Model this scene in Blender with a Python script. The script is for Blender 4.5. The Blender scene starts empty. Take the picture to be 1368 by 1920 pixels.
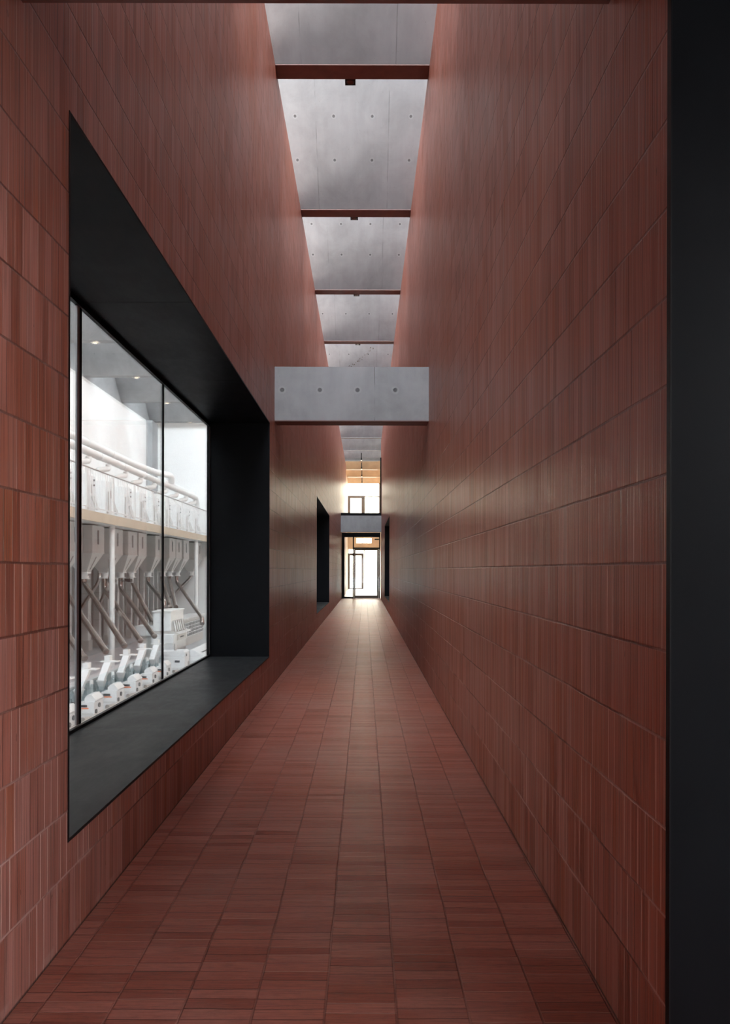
import bpy, bmesh, math, random
from mathutils import Vector, Matrix
random.seed(7)
sc = bpy.context.scene
COL = sc.collection

# ------------------------------------------------------------------ geometry helpers
class MB:
    def __init__(self): self.bm = bmesh.new()
    def box(self, x0, x1, y0, y1, z0, z1, bev=0.0):
        r = bmesh.ops.create_cube(self.bm, size=1.0)
        vs = r['verts']
        bmesh.ops.scale(self.bm, vec=(x1-x0, y1-y0, z1-z0), verts=vs)
        bmesh.ops.translate(self.bm, vec=((x0+x1)/2, (y0+y1)/2, (z0+z1)/2), verts=vs)
        if bev > 0:
            es = list({e for v in vs for e in v.link_edges})
            bmesh.ops.bevel(self.bm, geom=es, offset=bev, segments=2, affect='EDGES', profile=0.6)
        return self
    def prism(self, poly, axis, a0, a1):
        """poly: 2D points; axis 'x': (y,z), 'y': (x,z), 'z': (x,y)"""
        def mk(p, a):
            return {'x': (a, p[0], p[1]), 'y': (p[0], a, p[1]), 'z': (p[0], p[1], a)}[axis]
        A = [self.bm.verts.new(mk(p, a0)) for p in poly]
        B = [self.bm.verts.new(mk(p, a1)) for p in poly]
        n = len(poly)
        self.bm.faces.new(A); self.bm.faces.new(list(reversed(B)))
        for i in range(n):
            self.bm.faces.new((A[i], B[i], B[(i+1) % n], A[(i+1) % n]))
        return self
    def loft(self, rings):
        """rings: list of equal-length point loops; capped"""
        R = [[self.bm.verts.new(p) for p in r] for r in rings]
        n = len(R[0])
        for a, b in zip(R, R[1:]):
            for i in range(n):
                self.bm.faces.new((a[i], a[(i+1) % n], b[(i+1) % n], b[i]))
        self.bm.faces.new(list(reversed(R[0]))); self.bm.faces.new(R[-1])
        return self
    def tube(self, pts, r, seg=14):
        pts = [Vector(p) for p in pts]
        rr = r if isinstance(r, (list, tuple)) else [r]*len(pts)
        rings = []
        prevn = None
        for i, p in enumerate(pts):
            if i == 0: t = pts[1]-pts[0]
            elif i == len(pts)-1: t = pts[-1]-pts[-2]
            else: t = (pts[i]-pts[i-1]).normalized() + (pts[i+1]-pts[i]).normalized()
            t.normalize()
            if prevn is None:
                n = t.cross(Vector((0, 0, 1)))
                if n.length < 1e-3: n = t.cross(Vector((1, 0, 0)))
            else:
                n = prevn - t*prevn.dot(t)
            n.normalize(); prevn = n
            b = t.cross(n)
            rings.append([p + (n*math.cos(2*math.pi*k/seg) + b*math.sin(2*math.pi*k/seg))*rr[i] for k in range(seg)])
        return self.loft(rings)
    def cyl(self, x, y, z0, z1, r, seg=20, r2=None):
        r2 = r if r2 is None else r2
        ring = lambda z, q: [(x+q*math.cos(2*math.pi*k/seg), y+q*math.sin(2*math.pi*k/seg), z) for k in range(seg)]
        return self.loft([ring(z0, r), ring(z1, r2)])
    def disc_x(self, x0, x1, y, z, r, seg=14):
        ring = lambda x: [(x, y+r*math.cos(2*math.pi*k/seg), z+r*math.sin(2*math.pi*k/seg)) for k in range(seg)]
        return self.loft([ring(x0), ring(x1)])
    def build(self, name, mat, parent=None, smooth=False):
        bmesh.ops.recalc_face_normals(self.bm, faces=self.bm.faces[:])
        me = bpy.data.meshes.new(name)
        self.bm.to_mesh(me); self.bm.free()
        if smooth:
            for p in me.polygons: p.use_smooth = True
            try: me.set_sharp_from_angle(angle=math.radians(40))
            except Exception: pass
        me.materials.append(mat)
        o = bpy.data.objects.new(name, me)
        COL.objects.link(o)
        if parent is not None: o.parent = parent
        return o

def bend(points, r=0.15, n=5):
    """round the corners of a polyline"""
    P = [Vector(p) for p in points]
    out = [P[0]]
    for a, b, c in zip(P, P[1:], P[2:]):
        d1 = (a-b); d2 = (c-b)
        q = min(r, d1.length*0.45, d2.length*0.45)
        s = b + d1.normalized()*q; e = b + d2.normalized()*q
        for k in range(n+1):
            t = k/n
            out.append(s*(1-t)**2 + b*2*t*(1-t) + e*t*t)
    out.append(P[-1])
    return out

def tag(o, label=None, cat=None, group=None, kind=None):
    if label: o['label'] = label
    if cat: o['category'] = cat
    if group: o['group'] = group
    if kind: o['kind'] = kind
    return o

def empty(name, loc=(0, 0, 0)):
    o = bpy.data.objects.new(name, None)
    o.empty_display_size = 0.1
    COL.objects.link(o); o.location = loc
    return o

def copy_tree(o, parent=None):
    c = o.copy(); COL.objects.link(c)
    if parent is not None:
        c.parent = parent
    for ch in list(o.children): copy_tree(ch, c)
    return c

# ------------------------------------------------------------------ material helpers
class NT:
    def __init__(self, name):
        self.mat = bpy.data.materials.new(name); self.mat.use_nodes = True
        self.t = self.mat.node_tree; self.t.nodes.clear()
        self.out = self.t.nodes.new('ShaderNodeOutputMaterial')
    def set(self, sock, v):
        if v is None: return
        if isinstance(v, bpy.types.NodeSocket): self.t.links.new(v, sock)
        else:
            if hasattr(sock, 'default_value'):
                if sock.type == 'RGBA' and len(v) == 3: v = (*v, 1)
                sock.default_value = v
    def node(self, ty, ins=None, **attr):
        n = self.t.nodes.new(ty)
        for k, v in attr.items(): setattr(n, k, v)
        for k, v in (ins or {}).items(): self.set(n.inputs[k], v)
        return n
    def m(self, op, a, b=None, c=None, clamp=False):
        n = self.t.nodes.new('ShaderNodeMath'); n.operation = op; n.use_clamp = clamp
        self.set(n.inputs[0], a); self.set(n.inputs[1], b); self.set(n.inputs[2], c)
        return n.outputs[0]
    def mix(self, f, a, b, blend='MIX'):
        n = self.t.nodes.new('ShaderNodeMix'); n.data_type = 'RGBA'; n.blend_type = blend
        self.set(n.inputs[0], f); self.set(n.inputs[6], a); self.set(n.inputs[7], b)
        return n.outputs[2]
    def noise(self, vec, scale=1.0, detail=3.0, rough=0.55, dist=0.0):
        n = self.node('ShaderNodeTexNoise', {'Scale': scale, 'Detail': detail, 'Roughness': rough, 'Distortion': dist})
        self.set(n.inputs['Vector'], vec); return n.outputs[0]
    def white(self, vec):
        n = self.node('ShaderNodeTexWhiteNoise', noise_dimensions='3D')
        self.set(n.inputs['Vector'], vec); return n.outputs['Value']
    def vec(self, x, y, z):
        return self.node('ShaderNodeCombineXYZ', {0: x, 1: y, 2: z}).outputs[0]
    def ramp(self, f, stops, interp='LINEAR'):
        n = self.t.nodes.new('ShaderNodeValToRGB'); r = n.color_ramp; r.interpolation = interp
        while len(r.elements) < len(stops): r.elements.new(0.5)
        for e, (p, c) in zip(r.elements, stops):
            e.position = p; e.color = (*c, 1) if len(c) == 3 else c
        self.set(n.inputs[0], f); return n.outputs[0]
    def mr(self, v, a, b, c=0.0, d=1.0, smooth=True):
        n = self.node('ShaderNodeMapRange', {'Value': v, 'From Min': a, 'From Max': b, 'To Min': c, 'To Max': d})
        n.interpolation_type = 'SMOOTHSTEP' if smooth else 'LINEAR'
        return n.outputs[0]
    def pos(self):
        p = self.node('ShaderNodeTexCoord').outputs['Object']
        s = self.node('ShaderNodeSeparateXYZ', {0: p})
        return p, s.outputs[0], s.outputs[1], s.outputs[2]
    def bsdf(self, col, rough=0.5, metal=0.0, spec=0.5, normal=None, emis=None, estr=0.0):
        b = self.node('ShaderNodeBsdfPrincipled', {'Base Color': col, 'Roughness': rough, 'Metallic': metal, 'Specular IOR Level': spec})
        if normal is not None: self.set(b.inputs['Normal'], normal)
        if emis is not None:
            self.set(b.inputs['Emission Color'], emis); self.set(b.inputs['Emission Strength'], estr)
        self.t.links.new(b.outputs[0], self.out.inputs[0]); return self.mat
    def bump(self, h, strength=0.5, dist=0.005):
        return self.node('ShaderNodeBump', {'Height': h, 'Strength': strength, 'Distance': dist}).outputs[0]

def simple(name, col, rough=0.5, metal=0.0, spec=0.5, var=0.06, scale=3.0, **k):
    n = NT(name); p, x, y, z = n.pos()
    f = n.noise(p, scale, 4)
    lo = tuple(c*(1-var) for c in col); hi = tuple(min(1, c*(1+var)) for c in col)
    c = n.ramp(f, [(0.3, lo), (0.7, hi)])
    return n.bsdf(c, rough, metal, spec, **k)

def mat_brick_wall():
    n = NT('red_brick_wall'); p, x, y, z = n.pos()
    CH, BW = 0.257, 0.0605
    wob = n.noise(n.vec(0.0, n.m('MULTIPLY', y, 3.0), n.m('MULTIPLY', z, 3.9)), 1.0, 2)
    zz = n.m('ADD', z, n.m('MULTIPLY', n.m('SUBTRACT', wob, 0.5), 0.006))
    v = n.m('DIVIDE', n.m('MAXIMUM', n.m('SUBTRACT', zz, 0.031), 0.008), CH)
    course = n.m('FLOOR', v); fv = n.m('FRACT', v)
    off = n.white(n.vec(course, 3.1, 7.7))
    u = n.m('ADD', n.m('DIVIDE', y, BW), n.m('MULTIPLY', off, 40.0))
    bid = n.m('FLOOR', u); fu = n.m('FRACT', u)
    r1 = n.white(n.vec(bid, course, 1.3))
    r2 = n.white(n.vec(bid, course, 9.1))
    r3 = n.white(n.vec(n.m('FLOOR', n.m('ADD', u, 0.5)), course, 4.4))
    # colour
    tone = n.ramp(r1, [(0.0, (.180, .046, .028)), (0.3, (.240, .068, .043)), (0.55, (.270, .086, .062)), (0.85, (.300, .116, .092)), (1.0, (.240, .060, .028))])
    big = n.noise(n.vec(x, y, n.m('MULTIPLY', z, 0.8)), 0.9, 4, 0.6)
    tone = n.mix(n.mr(big, 0.42, 0.68, 0, 0.5), tone, (.295, .128, .108))
    tone = n.mix(n.mr(n.noise(p, 0.55, 3), 0.50, 0.68, 0, 0.55), tone, (.250, .066, .034))
    st = n.noise(n.vec(x, n.m('MULTIPLY', y, 60.0), n.m('MULTIPLY', z, 1.6)), 1.0, 3, 0.6)
    st2 = n.noise(n.vec(n.m('MULTIPLY', course, 3.7), n.m('MULTIPLY', y, 170.0), n.m('MULTIPLY', z, 2.2)), 1.0, 2, 0.5)
    tone = n.mix(0.6, tone, n.ramp(st, [(0.28, (.45, .40, .38)), (0.5, (.98, .98, .98)), (0.75, (1.25, 1.25, 1.25))]), 'MULTIPLY')
    tone = n.mix(0.68, tone, n.ramp(st2, [(0.30, (.55, .50, .48)), (0.5, (1, 1, 1)), (0.72, (1.30, 1.30, 1.30))]), 'MULTIPLY')
    # joints
    dv = n.m('MULTIPLY', n.m('ABSOLUTE', n.m('SUBTRACT', fu, 0.5)), 2.0)
    jv = n.mr(dv, 0.86, 0.95)
    dh = n.m('MULTIPLY', n.m('ABSOLUTE', n.m('SUBTRACT', fv, 0.5)), 2.0)
    jh = n.m('MULTIPLY', n.mr(dh, 0.950, 0.984), n.m('GREATER_THAN', z, .12))
    low = n.mr(z, 0.3, 2.2, 1.0, 0.35)
    jlight = n.m('MULTIPLY', jv, n.m('MULTIPLY', n.mr(r3, 0.25, 0.9, 0.0, 0.95), low))
    jdark = n.m('MULTIPLY', jv, n.mr(r3, 0.0, 0.5, 0.75, 0.1))
    c = n.mix(jdark, tone, (.075, .022, .015))
    c = n.mix(jlight, c, (.52, .32, .275))
    patch = n.noise(n.vec(x, n.m('MULTIPLY', y, 1.1), n.m('MULTIPLY', z, 1.1)), 1.0, 3)
    eff = n.m('MULTIPLY', n.mr(patch, 0.42, 0.56), n.mr(z, 0.5, 1.6, 1.0, 0.2))
    hc = n.mix(eff, (.075, .021, .014), (.36, .19, .165))
    c = n.mix(n.m('MULTIPLY', jh, 0.85), c, hc)
    # pale smears along the joints near the floor
    sm = n.m('MULTIPLY', n.m('MULTIPLY', n.mr(dh, 0.80, 1.0), n.mr(n.noise(p, 9.0, 3), .48, .62)), eff)
    c = n.mix(n.m('MULTIPLY', sm, 0.5), c, (.36, .20, .175))
    # pits
    pit = n.mr(n.noise(n.vec(x, n.m('MULTIPLY', y, 30.), n.m('MULTIPLY', z, 14.)), 1.0, 2), 0.73, 0.78)
    c = n.mix(n.m('MULTIPLY', pit, 0.6), c, (.07, .025, .018))
    fine = n.noise(p, 130.0, 3, 0.7)
    tilt = n.m('ADD', n.m('MULTIPLY', n.m('SUBTRACT', fu, 0.5), n.m('MULTIPLY', n.m('SUBTRACT', r2, 0.5), 1.2)),
               n.m('MULTIPLY', n.m('SUBTRACT', fv, 0.5), n.m('MULTIPLY', n.m('SUBTRACT', r1, 0.5), 3.0)))
    h = n.m('ADD', n.m('SUBTRACT', 1.0, n.m('MAXIMUM', n.m('MULTIPLY', jv, 0.6), jh)),
            n.m('ADD', tilt, n.m('ADD', n.m('MULTIPLY', st2, 0.35), n.m('ADD', n.m('MULTIPLY', st, 0.45), n.m('MULTIPLY', fine, 0.12)))))
    c = n.mix(1.0, c, (1.15, 1.27, 1.26), 'MULTIPLY')
    ro = n.mr(st, 0.3, 0.7, 0.32, 0.48)
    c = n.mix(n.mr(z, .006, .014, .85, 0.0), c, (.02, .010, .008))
    return n.bsdf(c, ro, 0.0, 0.25, n.bump(h, 0.55, 0.005))

def mat_brick_floor():
    n = NT('red_brick_floor'); p, x, y, z = n.pos()
    W, B = 0.2514, 0.0605
    wob = n.m('MULTIPLY', n.m('SUBTRACT', n.noise(n.vec(0., n.m('MULTIPLY', y, 2.5), 0.), 1.0, 2), 0.5), 0.012)
    v = n.m('DIVIDE', n.m('ADD', n.m('ADD', x, 0.135), wob), W)
    colid = n.m('FLOOR', v); fv = n.m('FRACT', v)
    off = n.white(n.vec(colid, 1.9, 2.2))
    u = n.m('ADD', n.m('DIVIDE', n.m('ADD', y, n.m('MULTIPLY', n.m('SUBTRACT', n.noise(n.vec(n.m('MULTIPLY', x, 5.), n.m('MULTIPLY', y, 6.), 0.), 1., 2), .5), .012)), B), n.m('MULTIPLY', off, 30.0))
    bid = n.m('FLOOR', u); fu = n.m('FRACT', u)
    r1 = n.white(n.vec(bid, colid, 5.3)); r2 = n.white(n.vec(bid, colid, 8.8))
    r3 = n.white(n.vec(n.m('FLOOR', n.m('ADD', u, 0.5)), colid, 4.4))
    tone = n.ramp(r1, [(0.0, (.180, .046, .030)), (0.35, (.245, .074, .052)), (0.7, (.275, .096, .074)), (1.0, (.215, .064, .046))])
    tone = n.mix(n.mr(n.noise(p, 1.1, 4, .6), 0.45, 0.68, 0, 0.5), tone, (.25, .115, .094))
    tone = n.mix(n.mr(n.noise(p, 0.7, 2), 0.52, 0.68, 0, 0.5), tone, (.235, .062, .034))
    sp = n.noise(n.vec(n.m('MULTIPLY', x, 18.), n.m('MULTIPLY', y, 60.), 0.), 1.0, 4, 0.65)
    tone = n.mix(0.5, tone, n.ramp(sp, [(0.3, (.5, .46, .44)), (0.5, (1, 1, 1)), (0.72, (1.3, 1.3, 1.3))]), 'MULTIPLY')
    s2 = n.noise(n.vec(n.m('MULTIPLY', x, 5.), n.m('MULTIPLY', y, 190.), n.m('MULTIPLY', colid, 3.)), 1.0, 2, .5)
    tone = n.mix(0.55, tone, n.ramp(s2, [(0.30, (.52, .46, .44)), (0.5, (1, 1, 1)), (0.72, (1.28, 1.28, 1.28))]), 'MULTIPLY')
    dv = n.m('MULTIPLY', n.m('ABSOLUTE', n.m('SUBTRACT', fu, 0.5)), 2.0)
    jv = n.mr(dv, 0.88, 0.97)
    dh = n.m('MULTIPLY', n.m('ABSOLUTE', n.m('SUBTRACT', fv, 0.5)), 2.0)
    jh = n.mr(dh, 0.955, 0.985)
    c = n.mix(n.m('MULTIPLY', jv, n.mr(r3, 0.1, 0.75, 0.9, 0.15)), tone, (.075, .021, .015))
    c = n.mix(n.m('MULTIPLY', jv, n.mr(r3, 0.55, 0.95, 0.0, 0.8)), c, (.33, .165, .135))
    c = n.mix(n.m('MULTIPLY', jh, 0.55), c, n.mix(n.mr(n.noise(p, 2.3, 2), .42, .6), (.10, .034, .026), (.21, .098, .082)))
    c = n.mix(1.0, c, (1.32, 1.34, 1.30), 'MULTIPLY')
    fine = n.noise(p, 110.0, 3, 0.7)
    h = n.m('ADD', n.m('SUBTRACT', 1.0, n.m('MAXIMUM', n.m('MULTIPLY', jv, 0.7), jh)),
            n.m('ADD', n.m('MULTIPLY', r2, 0.4), n.m('ADD', n.m('MULTIPLY', sp, 0.5), n.m('MULTIPLY', fine, 0.12))))
    ro = n.mr(sp, 0.3, 0.7, 0.36, 0.54)
    return n.bsdf(c, ro, 0.0, 0.24, n.bump(h, 0.8, 0.005))

def mat_concrete(name, base=(.305, .310, .315), holes=None, seams=(-.87, 1.29), slope=1.0):
    """holes = (x0, dx, zrow0, dz, zmin, zmax, radius)"""
    n = NT(name); p, x, y, z = n.pos()
    a = n.noise(p, 1.3, 6, 0.62, 0.3); b = n.noise(n.vec(n.m('MULTIPLY', x, 6.), n.m('MULTIPLY', y, 1.2), n.m('MULTIPLY', z, 1.2)), 1.0, 4)
    lo = tuple(q*0.80 for q in base); hi = tuple(min(1, q*1.14) for q in base)
    c = n.ramp(a, [(0.3, lo), (0.5, base), (0.72, hi)])
    c = n.mix(0.35, c, n.ramp(b, [(0.3, (.78, .78, .79)), (0.7, (1.12, 1.12, 1.12))]), 'MULTIPLY')
    sp = n.mr(n.noise(p, 38.0, 2, .5), 0.70, 0.76)
    c = n.mix(n.m('MULTIPLY', sp, 0.35), c, tuple(q*.55 for q in base))
    h = n.m('MULTIPLY', a, 0.4)
    if seams:
        q = n.m('DIVIDE', n.m('SUBTRACT', n.m('ADD', x, n.m('MULTIPLY', n.noise(n.vec(0., n.m('MULTIPLY', y, 2.), n.m('MULTIPLY', z, 2.)), 1., 2), .012)), seams[0]), seams[1])
        d = n.m('MULTIPLY', n.m('ABSOLUTE', n.m('SUBTRACT', q, n.m('ROUND', q))), seams[1])
        s = n.mr(d, 0.002, 0.009, 1.0, 0.0)
        br = n.mr(n.noise(n.vec(n.m('ROUND', q), n.m('MULTIPLY', y, 2.), n.m('MULTIPLY', z, 2.)), 1., 3), .40, .62, .0, .9)
        s = n.m('MULTIPLY', n.m('MULTIPLY', s, br), n.m('GREATER_THAN', x, -2.0))
        c = n.mix(n.m('MULTIPLY', s, 0.65), c, tuple(q*.4 for q in base))
        h = n.m('SUBTRACT', h, s)
    if holes:
        x0, dx, z0, dz, zmin, zmax, r = holes
        qx = n.m('DIVIDE', n.m('SUBTRACT', x, x0), dx); ex = n.m('MULTIPLY', n.m('SUBTRACT', qx, n.m('ROUND', qx)), dx)
        qz = n.m('DIVIDE', n.m('SUBTRACT', z, z0), dz); ez = n.m('MULTIPLY', n.m('SUBTRACT', qz, n.m('ROUND', qz)), dz*slope)
        d = n.m('SQRT', n.m('ADD', n.m('MULTIPLY', ex, ex), n.m('MULTIPLY', ez, ez)))
        ok = n.m('MULTIPLY', n.m('GREATER_THAN', z, zmin), n.m('LESS_THAN', z, zmax))
        hole = n.m('MULTIPLY', n.mr(d, r*.75, r, 1, 0), ok)
        c = n.mix(n.m('MULTIPLY', hole, 0.72), c, tuple(q*.16 for q in base))
        ring = n.m('MULTIPLY', n.m('MULTIPLY', n.mr(d, r*1.0, r*1.15), n.mr(d, r*1.6, r*1.9, 1, 0)), ok)
        c = n.mix(n.m('MULTIPLY', ring, 0.2), c, tuple(min(1, q*1.5) for q in base))
        h = n.m('SUBTRACT', h, n.m('MULTIPLY', hole, 3.0))
    return n.bsdf(c, 0.62, 0.0, 0.35, n.bump(h, 0.5, 0.006))

def mat_black_steel(name, base=(.0048, .0054, .0068), spec=.07):
    n = NT(name); p, x, y, z = n.pos()
    a = n.noise(p, 1.7, 5, .6, .6); b = n.noise(n.vec(n.m('MULTIPLY', x, 3.), n.m('MULTIPLY', y, 1.), n.m('MULTIPLY', z, 1.)), 6., 4, .7)
    c = n.ramp(a, [(.3, tuple(q*.85 for q in base)), (.7, tuple(q*1.15 for q in base))])
    ro = n.m('ADD', n.mr(a, .3, .7, .40, .48), n.mr(b, .3, .7, -.02, .02))
    return n.bsdf(c, ro, 0.0, spec)

def mat_glass(name, tint=(.95, .97, .965)):
    n = NT(name)
    fr = n.node('ShaderNodeFresnel', {'IOR': 1.45})
    tr = n.node('ShaderNodeBsdfTransparent', {'Color': (*tint, 1)})
    gl = n.node('ShaderNodeBsdfGlossy', {'Color': (1, 1, 1, 1), 'Roughness': 0.02})
    mx = n.node('ShaderNodeMixShader', {0: n.m('MULTIPLY', fr.outputs[0], 0.5), 1: tr.outputs[0], 2: gl.outputs[0]})
    n.t.links.new(mx.outputs[0], n.out.inputs[0]); return n.mat

M = {}
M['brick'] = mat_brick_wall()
M['floor'] = mat_brick_floor()
M['slab'] = mat_concrete('roof_concrete', holes=(-1.24, .68, 9.05, .495, 8.86, 11.8, .025), slope=1.414)
M['lintel'] = mat_concrete('lintel_concrete', base=(.35, .352, .357), holes=(-1.13, .515, 4.01, 3.0, 3.8, 4.2, .03), seams=(.14, 5.0))
M['plain_conc'] = mat_concrete('plain_concrete', seams=None)
M['tan'] = simple('warm_lit_tan', (.50, .335, .20), .6, var=.1, scale=2)  # warm light on the foyer concrete and walls put into this tan
M['tan_bounce'] = simple('bounce_lit_tan_edge', (.74, .58, .38), .5, var=.05)  # lighter tan: light bounced off the floor put into the strip colour
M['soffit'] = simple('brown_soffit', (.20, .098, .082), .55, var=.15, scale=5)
M['black'] = mat_black_steel('black_steel')
M['sill'] = mat_black_steel('sill_lit_black_steel', (.018, .019, .0205), .12)  # lighter copy of the black steel; grazing window light put into the sill colour
M['frame'] = simple('black_frame', (.005, .005, .006), .45, spec=.15, var=.1)
M['alu'] = simple('grey_gasket', (.30, .30, .31), .45, .3)
M['bronze'] = simple('dark_bronze_frame', (.105, .080, .064), .45, var=.1)
M['glass'] = mat_glass('clear_glass')
M['acrylic'] = mat_glass('clear_acrylic', (.84, .89, .90))
M['white'] = simple('white_paint', (.70, .70, .685), .55, var=.03, scale=1.5)
M['hallwhite'] = simple('white_wall_paint', (.74, .74, .73), .7, var=.03, scale=.8)
M['panel'] = simple('white_enamel', (.69, .70, .70), .38, var=.04, scale=4)
M['bin'] = simple('light_grey_steel', (.56, .545, .52), .45, var=.05, scale=3)
M['steel'] = simple('stainless_pipe', (.55, .48, .445), .22, .95, var=.12, scale=4)  # reddish reflection put into the base colour of the steel
M['darkslot'] = simple('dark_slot', (.05, .05, .052), .4)
M['orange'] = simple('orange_stripe', (.78, .20, .07), .5)
M['cream'] = simple('cream_fascia', (.56, .48, .37), .55, var=.04)
M['hallfloor'] = simple('grey_epoxy_floor', (.46, .47, .48), .4, var=.06, scale=1.2)
M['foyerfloor'] = simple('pale_stone_floor', (.62, .60, .56), .3, var=.05, scale=1.5)
M['ground'] = simple('pale_paving', (.60, .58, .54), .8, var=.08, scale=.6)
M['cable'] = simple('black_rubber', (.02, .02, .02), .5)
M['lens'] = simple('dark_lens', (.10, .028, .02), .2)
M['lamp'] = simple('warm_lamp', (.9, .75, .5), .4, emis=(1, .72, .4, 1), estr=2.0)
M['ring'] = simple('lamp_ring', (.42, .40, .38), .3, .4)
n = NT('ribbed_cladding'); p, x, y, z = n.pos()
w = n.m('SINE', n.m('MULTIPLY', y, 34.0)); st = n.noise(n.vec(x, n.m('MULTIPLY', y, 9.), n.m('MULTIPLY', z, .5)), 1.0, 3)
M['clad'] = n.bsdf(n.ramp(st, [(.3, (.19, .178, .166)), (.7, (.31, .29, .272))]), .55, 0, .4, n.bump(w, .8, .03))

# ------------------------------------------------------------------ main dimensions (metres)
XL, XR = -1.232, 0.874          # corridor wall faces
TH = 0.80                       # wall thickness
XG = -2.02                      # glass plane, left window
ZR = 8.45                       # underside of the roof beams
BEAMS = [-6.05 + 4.0*k for k in range(17)]   # near bottom edge of each roof slab: ... 9.95, 13.95 ... 57.95
HF = -1.18                      # floor of the machine hall
WZ0, WZ1 = 0.42, 3.455          # window opening heights
Y_END = 48.0

# ------------------------------------------------------------------ setting
def struct(o, label=None):
    return tag(o, label, None, None, 'structure')

struct(MB().box(XL-0.02, XR+TH, -8, 40.3, -0.2, 0).build('floor', M['floor']), 'red brick floor of the corridor, bricks laid crosswise in columns')

def wall_mesh(x0, x1, y0, y1, z0, z1, holes):
    mb = MB(); y = y0
    for (a, b, c, d) in holes:
        if a > y: mb.box(x0, x1, y, a, z0, z1)
        if c > z0: mb.box(x0, x1, a, b, z0, c)
        if d < z1: mb.box(x0, x1, a, b, d, z1)
        y = b
    mb.box(x0, x1, y, y1, z0, z1)
    return mb
WIN1 = (3.039, 9.44); WIN2 = (18.83, 25.5); WIN3 = (25.66, 31.5)
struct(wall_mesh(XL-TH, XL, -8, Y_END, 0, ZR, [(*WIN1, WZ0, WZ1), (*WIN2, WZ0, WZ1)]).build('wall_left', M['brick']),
       'tall red brick wall on the left, pierced by the black framed windows')
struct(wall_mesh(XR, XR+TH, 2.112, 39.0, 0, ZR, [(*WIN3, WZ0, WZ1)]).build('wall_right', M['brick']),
       'tall red brick wall on the right, long and almost unbroken')
struct(MB().box(XR, XR+TH, -8, 2.112, 3.455, ZR).box(XR, XR+TH, -8, -2.6, 0, 3.455).build('wall_right_near', M['brick']),
       'red brick wall above the dark doorway on the right')
struct(MB().box(-10, 6.5, -8.3, -8.0, ZR+.0, 12.7).box(XL, XR, -8.3, -8.0, 3.0, ZR).build('wall_back', M['brick']))

struct(MB().box(XL, XR, -8, 2.32, 3.595, 3.9).build('ceiling', M['soffit']), 'low brown ceiling over the near end')
# black doorway lining at the right edge
d = empty('door_1', (XR, 2.112, 0)); struct(d, 'black steel lined doorway at the right edge of the picture')
def child_box(name, mat, root, *b, bev=0.0, smooth=False):
    L = root.location
    return MB().box(b[0]-L.x, b[1]-L.x, b[2]-L.y, b[3]-L.y, b[4]-L.z, b[5]-L.z, bev).build(name, mat, root, smooth)
child_box('jamb_panel', M['black'], d, XR+.002, XR+TH, 2.09, 2.111, 0, 3.455)
child_box('edge_trim', M['frame'], d, XR-.001, XR+.003, 2.086, 2.112, 0, 3.455)
child_box('head_panel', M['black'], d, XR+.004, XR+TH, -2.6, 2.09, 3.435, 3.455)
child_box('jamb_panel', M['black'], d, XR+.004, XR+TH, -2.6, -2.58, 0, 3.435)

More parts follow.
